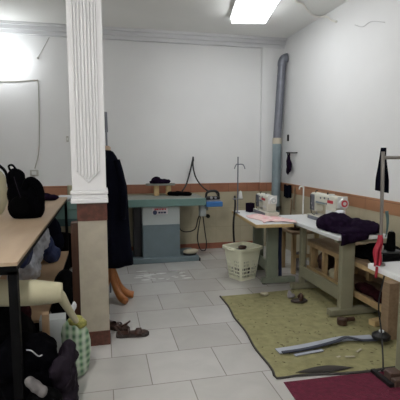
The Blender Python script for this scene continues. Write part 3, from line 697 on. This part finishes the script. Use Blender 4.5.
# ------------------------------------------------------------------ wooden bench behind/under
t = thing('wooden_bench', 'rough wooden bench along the wall behind the tables', 'bench', (2.48, 3.6, 0))
bx0, bx1, by0, by1 = 2.265, 2.72, 2.90, 4.36
obj('top_board', bx(bx0, bx1, by0, by1, .485, .51), 'pinedark', t)
obj('front_rail', bx(bx0, bx0+.025, by0, by1, .44, .485), 'pine', t)
obj('lower_rail', bx(bx0, bx0+.025, by0, by1, .15, .20), 'pine', t)
obj('lower_shelf', bx(bx0+.025, bx1, by0, by1, .15, .165), 'pinedark', t)
obj('back_board', bx(bx1-.015, bx1, by0, by1, .165, .485), 'pinedark', t)
for y in (2.90, 3.76, 4.02, 4.30):
    obj('leg', bx(bx0+.026, bx0+.07, y, y+.05, 0, .15 if False else .485), 'pine', t)
    obj('leg', bx(bx1-.06, bx1-.016, y, y+.05, 0, .485), 'pine', t)
bm = B(); box(bm, 2.17, 2.262, 2.80, 2.89, .0, .47, bev=.003); tag(obj('wooden_post', bm, 'pinedark'), 'short brown board standing at the near bench end', 'board')
tag(blobs('cloth_heap', [(2.42, 3.15, .56, .14, .20, .07), (2.50, 3.35, .57, .17, .2, .08), (2.55, 3.02, .55, .14, .12, .06), (2.36, 3.45, .56, .09, .12, .06), (2.30, 3.02, .54, .05, .10, .04)], 'black', vox=.016, amp=.014, freq=12, floor=.512, seed=9), 'black cloth heap on the wooden bench', 'cloth')
tag(blobs('cloth_heap', [(2.40, 3.2, .20, .06, .14, .04), (2.42, 3.45, .2, .07, .16, .045), (2.38, 3.02, .19, .05, .08, .03)], 'dred', vox=.014, amp=.010, freq=14, floor=.166, seed=5), 'dark red cloth on the lower bench shelf', 'cloth')
tag(blobs('cloth_heap', [(2.36, 3.90, .20, .05, .09, .05), (2.42, 3.98, .2, .07, .10, .05)], 'creamcl', vox=.012, amp=.012, freq=16, floor=.166, seed=7), 'pale offcuts on the lower bench shelf', 'cloth')
tag(blobs('cloth_heap', [(2.38, 4.2, .28, .06, .05, .10), (2.46, 4.22, .26, .07, .06, .09)], 'leather', vox=.012, amp=.010, freq=14, floor=.166, seed=8), 'brown bundle at the far end of the lower bench shelf', 'cloth')
# wooden crate between table 1 and wall
t = thing('wooden_stool', 'rough wooden stool behind the far sewing table', 'stool', (2.4, 4.85, 0))
obj('seat', bx(2.22, 2.60, 4.66, 5.05, .50, .53), 'pinedark', t)
for (x, y) in ((2.24, 4.68), (2.54, 4.68), (2.24, 4.99), (2.54, 4.99)): obj('leg', bx(x, x+.045, y, y+.045, 0, .50), 'pine', t)
obj('cross_bar', bx(2.285, 2.54, 4.69, 4.715, .2, .24), 'pine', t)
tag(blobs('brown_bag', [(2.35, 4.85, .60, .10, .13, .07), (2.42, 4.85, .64, .08, .1, .06)], 'leather', vox=.014, amp=.012, freq=12, floor=.532, seed=12), 'brown bag slumped on the wooden stool', 'bag')
tag(blobs('cloth_heap', [(2.42, 4.84, .09, .08, .09, .09), (2.40, 4.82, .2, .05, .06, .04)], 'greycl', vox=.014, amp=.014, freq=12, floor=.003, seed=13), 'dim grey bundle on the floor under the stool', 'cloth')
bm = B(); tube(bm, [(1.99, 4.50, .70), (1.99, 4.50, .38), (2.0, 4.50, .05)], .022, 8, smooth=False); tag(obj('blue_tube', bm, 'bluebag'), 'dark blue upright tube beside the far table leg', 'tube')

# ------------------------------------------------------------------ rugs and floor items, right
rugp = [(1.165, 4.095), (1.15, 3.7), (1.125, 3.2), (1.10, 2.8), (1.095, 2.50), (1.14, 2.43), (1.35, 2.405), (1.7, 2.40), (2.74, 2.33), (2.74, 4.16), (1.8, 4.15), (1.5, 4.12)]
bm = B(); NX, NY = 40, 44; G = []
def rug_xy(u, v):
    yb = 4.095+.06*u; yf = 2.47-.12*u+.012*math.sin(u*14)
    y = yf+(yb-yf)*v; x = 1.09+.075*v + (2.73-1.15)*u + .008*math.sin(v*17)*(1-u)
    z = .006+.005*noise.noise(Vector((x*4, y*4, 0)))
    d = abs(y-2.62-.03*math.sin(x*4)); z += .030*math.exp(-(d/.06)**2)*math.exp(-((x-1.45)/.22)**2)
    d2 = abs(y-3.42); z += .006*math.exp(-(d2/.03)**2)
    return (x, y, max(z, .003))
G = [[bm.verts.new(rug_xy(i/NX, j/NY)) for j in range(NY+1)] for i in range(NX+1)]
for i in range(NX):
    for j in range(NY): bm.faces.new((G[i][j], G[i+1][j], G[i+1][j+1], G[i][j+1]))
bmesh.ops.recalc_face_normals(bm, faces=bm.faces)
rug = thing('floor_mat', 'worn olive green floor mat under the sewing tables', 'mat', (1.9, 3.2, 0))
obj('mat_surface', bm, 'rug', rug, smooth=True)
bm = B(); tube(bm, [rug_xy(0, j/20) for j in range(20, -1, -1)]+[rug_xy(u/12, 0) for u in range(1, 13)], .009, 6, n=2)
for v in bm.verts: v.co.z = max(v.co.z, .002)
tag(obj('bound_edge', bm, 'rugedge', rug, smooth=True), 'dark bound edge')
def Wf(u, v): return (1.24+.42*u, 2.50-.03*u+.05*(v-.5)*math.sin(PI*min(1, u*1.02))*1.3, .014+.03*math.sin(PI*v)*math.sin(PI*min(1, u)))
tag(sheet('mat_fold', Wf, 'rugedge', rug, thick=.003, nu=24, nv=6), 'dark turned up fold')
bm = B(); prism(bm, [(1.115, 2.42), (1.07, 1.6), (1.05, .6), (2.74, .6), (2.74, 2.36), (2.0, 2.385), (1.5, 2.41)], .0015, .006)
bmesh.ops.bevel(bm, geom=bm.edges[:], offset=.002, segments=1, affect='EDGES')
tag(obj('carpet', bm, 'redrug'), 'crimson carpet in front of the olive mat', 'carpet')

rnd = random.Random(3); bm = B()
for i in range(150):
    u, v = rnd.random()*.75, rnd.random(); x, y, z = rug_xy(u, v); a = rnd.random()*PI; l = rnd.uniform(.004, .013)
    box(bm, x-l, x+l, y-.003, y+.003, z+.001, z+.004, rot=a)
tag(obj('thread_lint', bm, 'lint'), 'small thread clippings scattered on the olive mat', 'lint', kind='stuff')
# grey strips
def strip(name, pts, w_, m_, label, z=.022, th=.008):
    P = smooth_path([Vector((a, b, z+c)) for a, b, c in pts], 6); bm = B(); g = []
    for i, p in enumerate(P):
        d = (P[min(i+1, len(P)-1)]-P[max(i-1, 0)]); d.z = 0; d.normalize(); n_ = Vector((-d.y, d.x, 0))*w_/2
        g.append((bm.verts.new(p-n_), bm.verts.new(p+n_)))
    for i in range(len(g)-1): bm.faces.new((g[i][0], g[i][1], g[i+1][1], g[i+1][0]))
    bmesh.ops.recalc_face_normals(bm, faces=bm.faces); bmesh.ops.solidify(bm, geom=bm.faces[:], thickness=th)
    return tag(obj(name, bm, m_, smooth=False), label, 'fabric strip')
strip('fabric_strip', [(1.24, 2.81, 0), (1.42, 2.82, .002), (1.60, 2.845, .003), (1.82, 2.875, .008), (1.95, 2.865, .004), (2.08, 2.86, .002)], .075, 'striplt', 'pale grey fabric strip lying on the olive mat', .020)
strip('fabric_strip', [(1.26, 2.765, 0), (1.42, 2.77, .002), (1.60, 2.795, .006), (1.74, 2.82, .014), (1.84, 2.845, .022), (1.95, 2.80, .006), (2.08, 2.795, .0)], .030, 'stripdk', 'dark strip along the near side of the grey strip', .030)
strip('fabric_strip', [(1.34, 2.725, 0), (1.46, 2.74, 0), (1.58, 2.75, .001)], .03, 'striplt', 'short pale strip just below the left half of the dark strip', .012, .005)
# small slippers / offcuts on mat
sh = thing('slipper', 'small brown slipper on the far part of the mat', 'slipper', (1.87, 3.79, .01))
bm = B(); prism(bm, [(1.79, 3.76), (1.81, 3.72), (1.90, 3.70), (1.96, 3.73), (1.965, 3.79), (1.90, 3.81), (1.82, 3.80)], .014, .032); bmesh.ops.bevel(bm, geom=bm.edges[:], offset=.005, segments=1, affect='EDGES'); obj('sole', bm, 'sole', sh)
bm = B(); tube(bm, [(1.87, 3.715, .035), (1.90, 3.735, .065), (1.91, 3.77, .07), (1.90, 3.80, .035)], .014, 8, flat=2); obj('upper', bm, 'leather', sh, smooth=True)
tag(blobs('grey_rag', [(1.83, 3.88, .05, .022, .022, .045), (1.86, 3.87, .035, .03, .025, .025)], 'greycl', vox=.008, amp=.004, freq=20, floor=.012), 'small grey rag standing behind the brown slipper', 'rag')
tag(blobs('grey_rag', [(1.62, 4.0, .03, .03, .025, .02), (1.59, 4.02, .028, .02, .02, .02)], 'olive', vox=.008, amp=.004, freq=20, floor=.010), 'tiny pale rag at the back edge of the mat', 'rag')
bm = B(); box(bm, 2.22, 2.34, 3.05, 3.12, .012, .06, rot=.2, bev=.003); tag(obj('wooden_block', bm, 'woodedge'), 'yellow wooden block on the mat near the bench', 'block')
bm = B(); lathe(bm, [(.04, 0), (.042, .01), (.042, .05), (.03, .055)], (1.99, 3.16, .012)); cyl(bm, (2.03, 3.16, .05), (2.11, 3.17, .045), .02, 8)
tag(obj('wooden_spool', bm, 'leather'), 'small brown spool in front of the middle table foot', 'spool')
t = thing('foot_pedal', 'brown foot pedal under the nearest table', 'pedal', (1.80, 2.30, 0))
bm = B(); box(bm, 1.745, 1.775, 2.20, 2.40, .0075, .03); obj('pad', bm, 'rubber', t)
bm = B(); box(bm, 1.775, 2.05, 2.19, 2.235, .008, .055, bev=.006); obj('treadle', bm, 'brownbase', t)
t = thing('round_weight', 'black round motor pulley on the mat near the wooden board', 'pulley', (2.16, 2.76, 0))
bm = B(); lathe(bm, [(.055, .02), (.07, .025), (.07, .05), (.05, .065), (.03, .075)], (2.10, 2.78, .02)); obj('disc', bm, 'rubber', t)
bm = B(); lathe(bm, [(.02, 0), (.02, .01)], (2.10, 2.78, .096)); obj('cap', bm, 'whitecl', t)
bm = B(); tube(bm, [(1.985, 2.62, .62), (1.93, 2.60, .40), (1.925, 2.55, .22), (1.87, 2.45, .10), (1.84, 2.40, .03), (1.80, 2.36, .028)], .006, 6)
tag(obj('power_cord', bm, 'rubber', smooth=True), 'black cord dropping from the nearest table to the pedal', 'cord')
for i, (x, y, a) in enumerate(((1.62, 2.62, .3), (1.72, 2.61, -.2), (1.84, 2.80-.12, .5), (1.45, 2.60, 1.0))):
    bm = B(); box(bm, x-.035, x+.035, y-.008, y+.008, .016, .020, rot=a)
    tag(obj('fabric_scrap', bm, 'olive'), ['thin white scrap on the near edge of the mat, second from left', 'thin white scrap on the mat below the dark strip middle', 'thin white scrap nearest the black cord on the mat', 'thin white scrap leftmost on the near edge of the mat'][i], 'scrap', 'white scraps on the olive mat')

# ------------------------------------------------------------------ left work table
t = thing('work_table', 'long brown topped work table with black steel frame', 'work table', (-.9, 3.8, 0))
obj('tabletop', bx(-1.5, -.43, 2.23, 5.40, .93, .95, bev=.002), 'ply', t)
bm = B(); box(bm, -1.49, -.435, 2.235, 2.265, .885, .93); box(bm, -.462, -.435, 2.265, 5.39, .90, .93); box(bm, -1.49, -.435, 5.36, 5.39, .90, .93)
obj('frame', bm, 'blackframe', t)
for (x, y) in ((-.480, 2.235), (-1.49, 2.235), (-.465, 5.36), (-1.49, 5.36)):
    w_ = .045 if y < 3 else .03
    obj('leg', bx(x, x+w_, y, y+w_, 0, .90), 'blackframe', t)
obj('lower_shelf', bx(-1.45, -.435, 3.15, 5.36, .262, .282), 'card', t)
obj('rail', bx(-.46, -.435, 2.28, 5.36, .235, .262), 'blackframe', t)

# backpack
t = thing('backpack', 'black backpack standing on the brown work table', 'backpack', (-.64, 3.72, .95))
blobs('body', [(-.65, 3.75, 1.04, .125, .09, .12), (-.60, 3.75, 1.04, .12, .09, .12), (-.665, 3.77, 1.14, .115, .085, .14), (-.60, 3.76, 1.12, .09, .08, .12), (-.71, 3.79, 1.27, .075, .07, .10)], 'blacknylon', t, vox=.014, amp=.005, freq=10, floor=.952, seed=1)
blobs('front_pocket', [(-.66, 3.655, 1.06, .085, .04, .085)], 'black', t, vox=.012, amp=.004, freq=10, seed=2)
bm = B(); tube(bm, [(-.63, 3.70, 1.20), (-.60, 3.69, 1.255), (-.565, 3.68, 1.265), (-.52, 3.68, 1.22), (-.50, 3.68, 1.14), (-.505, 3.68, 1.05), (-.53, 3.68, 1.0)], [.026, .032, .034, .034, .030, .028, .02], 10); obj('shoulder_strap', bm, 'blacknylon', t, smooth=True)
bm = B(); tube(bm, [(-.745, 3.76, 1.35), (-.75, 3.75, 1.385), (-.72, 3.75, 1.39), (-.69, 3.76, 1.34)], .009, 8); obj('grab_handle', bm, 'blacknylon', t, smooth=True)
blobs('side_pocket', [(-.535, 3.72, 1.05, .05, .06, .09)], 'blacknylon', t, vox=.012, amp=.004, seed=3)
bm = B(); tube(bm, [(-.70, 3.67, 1.30), (-.665, 3.64, 1.18), (-.625, 3.65, 1.06)], .004, 6); obj('zip', bm, 'plum', t, smooth=True)
tag(blobs('tote_bag', [(-.90, 3.92, 1.12, .10, .05, .17), (-.86, 3.90, 1.22, .06, .04, .12), (-.97, 3.92, 1.10, .10, .05, .15), (-.91, 3.92, 1.30, .06, .04, .08)], 'creamcl', vox=.014, amp=.008, freq=9, floor=.952, seed=5), 'cream cloth tote bag leaning behind the backpack', 'bag')
bm = B(); tube(bm, [(-.97, 3.87, 1.33), (-.93, 3.86, 1.40), (-.87, 3.86, 1.40), (-.80, 3.86, 1.33), (-.78, 3.86, 1.2)], .012, 8); tag(obj('bag_strap', bm, 'blacknylon', smooth=True), 'black strap over the cream tote bag', 'strap')
tag(blobs('folded_cloth', [(-.68, 5.05, .995, .12, .07, .045), (-.58, 5.05, .985, .09, .06, .035), (-.78, 5.05, .99, .10, .07, .04)], 'purple', vox=.012, amp=.005, freq=12, floor=.952, seed=14), 'dark folded cloth at the far end of work table', 'cloth')
def Wz(u, v): return (-.86+.10*u, 3.25+.5*v, .953+.0015*math.sin(u*9))
# lower shelf things
pb = tag(blobs('plastic_bag', [(-.72, 4.10, .46, .085, .22, .13, .3), (-.66, 4.25, .56, .075, .20, .14, .2), (-.60, 4.42, .64, .055, .18, .12), (-.78, 4.08, .36, .09, .16, .08), (-.66, 4.15, .40, .06, .14, .10)], 'plastic', vox=.011, amp=.014, freq=20, floor=.284, seed=21, smooth_it=22), 'crumpled pale plastic bag bulging from the lower shelf', 'plastic bag')
tag(blobs('fabric_bundle', [(-.58, 4.90, .36, .09, .16, .09), (-.62, 4.85, .46, .07, .14, .12)], 'bluebag', vox=.014, amp=.012, freq=16, floor=.284, seed=22), 'dark blue fabric bundle beyond the plastic bag on the shelf', 'cloth')
tag(blobs('fabric_bundle', [(-.60, 5.16, .44, .13, .12, .15), (-.66, 5.15, .60, .16, .12, .16), (-.75, 5.12, .5, .18, .14, .2)], 'navy', vox=.018, amp=.014, freq=9, floor=.284, seed=23), 'dark navy fabric bundle at the far end of the shelf', 'cloth')
tag(blobs('fabric_bundle', [(-.66, 3.75, .66, .05, .25, .13)], 'bluebag', vox=.016, amp=.01, freq=10, seed=27), 'dark blue bundle squeezed under the work table top', 'cloth')
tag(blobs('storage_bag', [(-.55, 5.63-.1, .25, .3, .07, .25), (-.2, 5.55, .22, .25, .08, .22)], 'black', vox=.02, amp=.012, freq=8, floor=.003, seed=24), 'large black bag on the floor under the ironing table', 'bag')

# cream roll
fr = thing('fabric_roll', 'cream fabric roll lying across the black bags', 'fabric roll', (-.5, 2.55, .69))
bm = B(); vs = tube(bm, [(-.80, 2.56, .685), (-.62, 2.55, .695), (-.45, 2.54, .69), (-.32, 2.53, .683), (-.25, 2.53, .68)], [.076, .076, .074, .068, .054], 24)
for v in bm.verts: v.co += Vector((0, 0, .006*noise.noise(v.co*9)))
obj('roll', bm, 'creamcl', fr, smooth=True)
bm = B(); tube(bm, [(-.33, 2.52, .70), (-.29, 2.525, .69), (-.262, 2.54, .655), (-.24, 2.58, .59), (-.21, 2.62, .51), (-.185, 2.65, .45)], [.04, .046, .044, .036, .030, .024], 12, flat=.7); obj('loose_end', bm, 'creamcl', fr, smooth=True)
tag(blobs('white_pouch', [(-.66, 2.66, .79, .06, .06, .045), (-.72, 2.68, .80, .07, .06, .04)], 'whitecl', vox=.012, amp=.008, freq=12, seed=31), 'white crumpled cloth resting behind the cream roll', 'cloth')
# pile on floor
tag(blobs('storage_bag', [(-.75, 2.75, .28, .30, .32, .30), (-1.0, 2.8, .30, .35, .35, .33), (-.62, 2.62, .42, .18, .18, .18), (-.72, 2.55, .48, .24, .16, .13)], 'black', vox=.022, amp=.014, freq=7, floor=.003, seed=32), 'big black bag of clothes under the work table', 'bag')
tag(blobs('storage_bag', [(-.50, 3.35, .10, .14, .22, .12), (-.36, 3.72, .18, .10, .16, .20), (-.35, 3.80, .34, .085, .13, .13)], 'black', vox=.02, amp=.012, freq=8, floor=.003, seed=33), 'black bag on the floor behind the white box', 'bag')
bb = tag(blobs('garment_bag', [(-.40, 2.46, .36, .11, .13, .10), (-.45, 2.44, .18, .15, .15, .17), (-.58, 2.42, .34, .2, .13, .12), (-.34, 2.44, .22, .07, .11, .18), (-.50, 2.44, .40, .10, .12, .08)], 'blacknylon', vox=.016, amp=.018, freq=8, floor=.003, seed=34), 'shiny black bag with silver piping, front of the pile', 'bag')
bm = B(); tube(bm, [(-.425, 2.325, .44), (-.40, 2.322, .435), (-.375, 2.32, .41), (-.36, 2.32, .40), (-.345, 2.325, .405)], .0035, 6); obj('silver_piping', bm, 'silver', bb, smooth=True)
tag(blobs('rolled_jacket', [(-.245, 2.46, .16, .065, .12, .17), (-.25, 2.42, .08, .075, .12, .10), (-.225, 2.50, .30, .05, .09, .10), (-.255, 2.40, .24, .06, .09, .10), (-.28, 2.34, .30, .04, .06, .06)], 'plum', smooth_it=25, vox=.013, amp=.013, freq=13, floor=.003, seed=35), 'dusky plum jacket slumped beside the black bag', 'jacket')
tag(blobs('white_cloth', [(-.385, 2.16, .345, .030, .045, .022, 0, .7), (-.36, 2.16, .320, .030, .045, .024, 0, .9), (-.330, 2.16, .285, .028, .04, .026, 0, .8)], 'dimcl', vox=.01, amp=.004, freq=10, seed=36), 'grey white cloth bundle on top of the black pile', 'cloth')
tag(blobs('fabric_bundle', [(-.33, 2.18, .10, .075, .09, .13), (-.34, 2.18, .20, .07, .08, .09), (-.30, 2.2, .18, .06, .08, .08)], 'black', vox=.014, amp=.012, freq=9, floor=.003, seed=37), 'black cloth on the floor beneath the grey white bundle', 'cloth')
bm = B(); box(bm, -.46, -.285, 3.0, 3.12, 0, .335, rot=.05, bev=.003); tag(obj('carton_box', bm, 'box'), 'white carton box between black bags and plaid bag', 'box')
bm = B(); box(bm, -.41, -.37, 2.80, 2.86, 0, .45, bev=.002); tag(obj('wood_plank', bm, 'card'), 'short light brown plank standing behind the black bag', 'plank')
tag(blobs('fabric_bundle', [(-.50, 2.66, .52, .05, .06, .06)], 'dred', vox=.012, amp=.008, freq=12, seed=39), 'dark red cloth under the cream roll', 'cloth')
# plaid bag
pb = thing('plaid_bag', 'green plaid plastic bag tied at the top', 'bag', (-.22, 2.82, 0))
bm = B(); seg = 40; rings = []
pr = [(.055, .002), (.085, .02), (.092, .08), (.098, .16), (.10, .24), (.095, .31), (.075, .36), (.045, .385), (.030, .40)]
for i, (r, z) in enumerate(pr):
    rings.append([bm.verts.new((-.215+.012*math.sin(z*9)+r*.88*math.cos(2*PI*k/seg)*(1+.10*math.sin(5*2*PI*k/seg+z*8)), 2.83+r*.8*math.sin(2*PI*k/seg)*(1+.10*math.cos(4*2*PI*k/seg+z*14)), z)) for k in range(seg)])
for i in range(len(rings)-1):
    for k in range(seg): bm.faces.new((rings[i][k], rings[i][(k+1) % seg], rings[i+1][(k+1) % seg], rings[i+1][k]))
bm.faces.new(rings[0][::-1]); bm.faces.new(rings[-1])
obj('body', bm, 'plaid', pb, smooth=True)
o_ = blobs('tied_top', [(-.20, 2.80, .395, .045, .035, .03), (-.165, 2.79, .375, .035, .03, .028)], 'yellow', pb, vox=.008, amp=.008, freq=28, seed=41); tag(o_, 'yellow green tied top')
tag(blobs('white_glove', [(-.235, 2.95, .41, .02, .02, .035), (-.215, 2.96, .44, .014, .014, .03)], 'whitecl', pb, vox=.007, amp=.003, seed=42), 'white paper poking out')

# ------------------------------------------------------------------ world and view
w = bpy.data.worlds.new('world'); sc.world = w; w.use_nodes = True
w.node_tree.nodes['Background'].inputs[0].default_value = (.8, .85, 1, 1); w.node_tree.nodes['Background'].inputs[1].default_value = .05
sc.view_settings.view_transform = 'Standard'; sc.view_settings.look = 'None'; sc.view_settings.gamma = 1; sc.view_settings.use_curve_mapping = False
sc.view_settings.exposure = 0.58
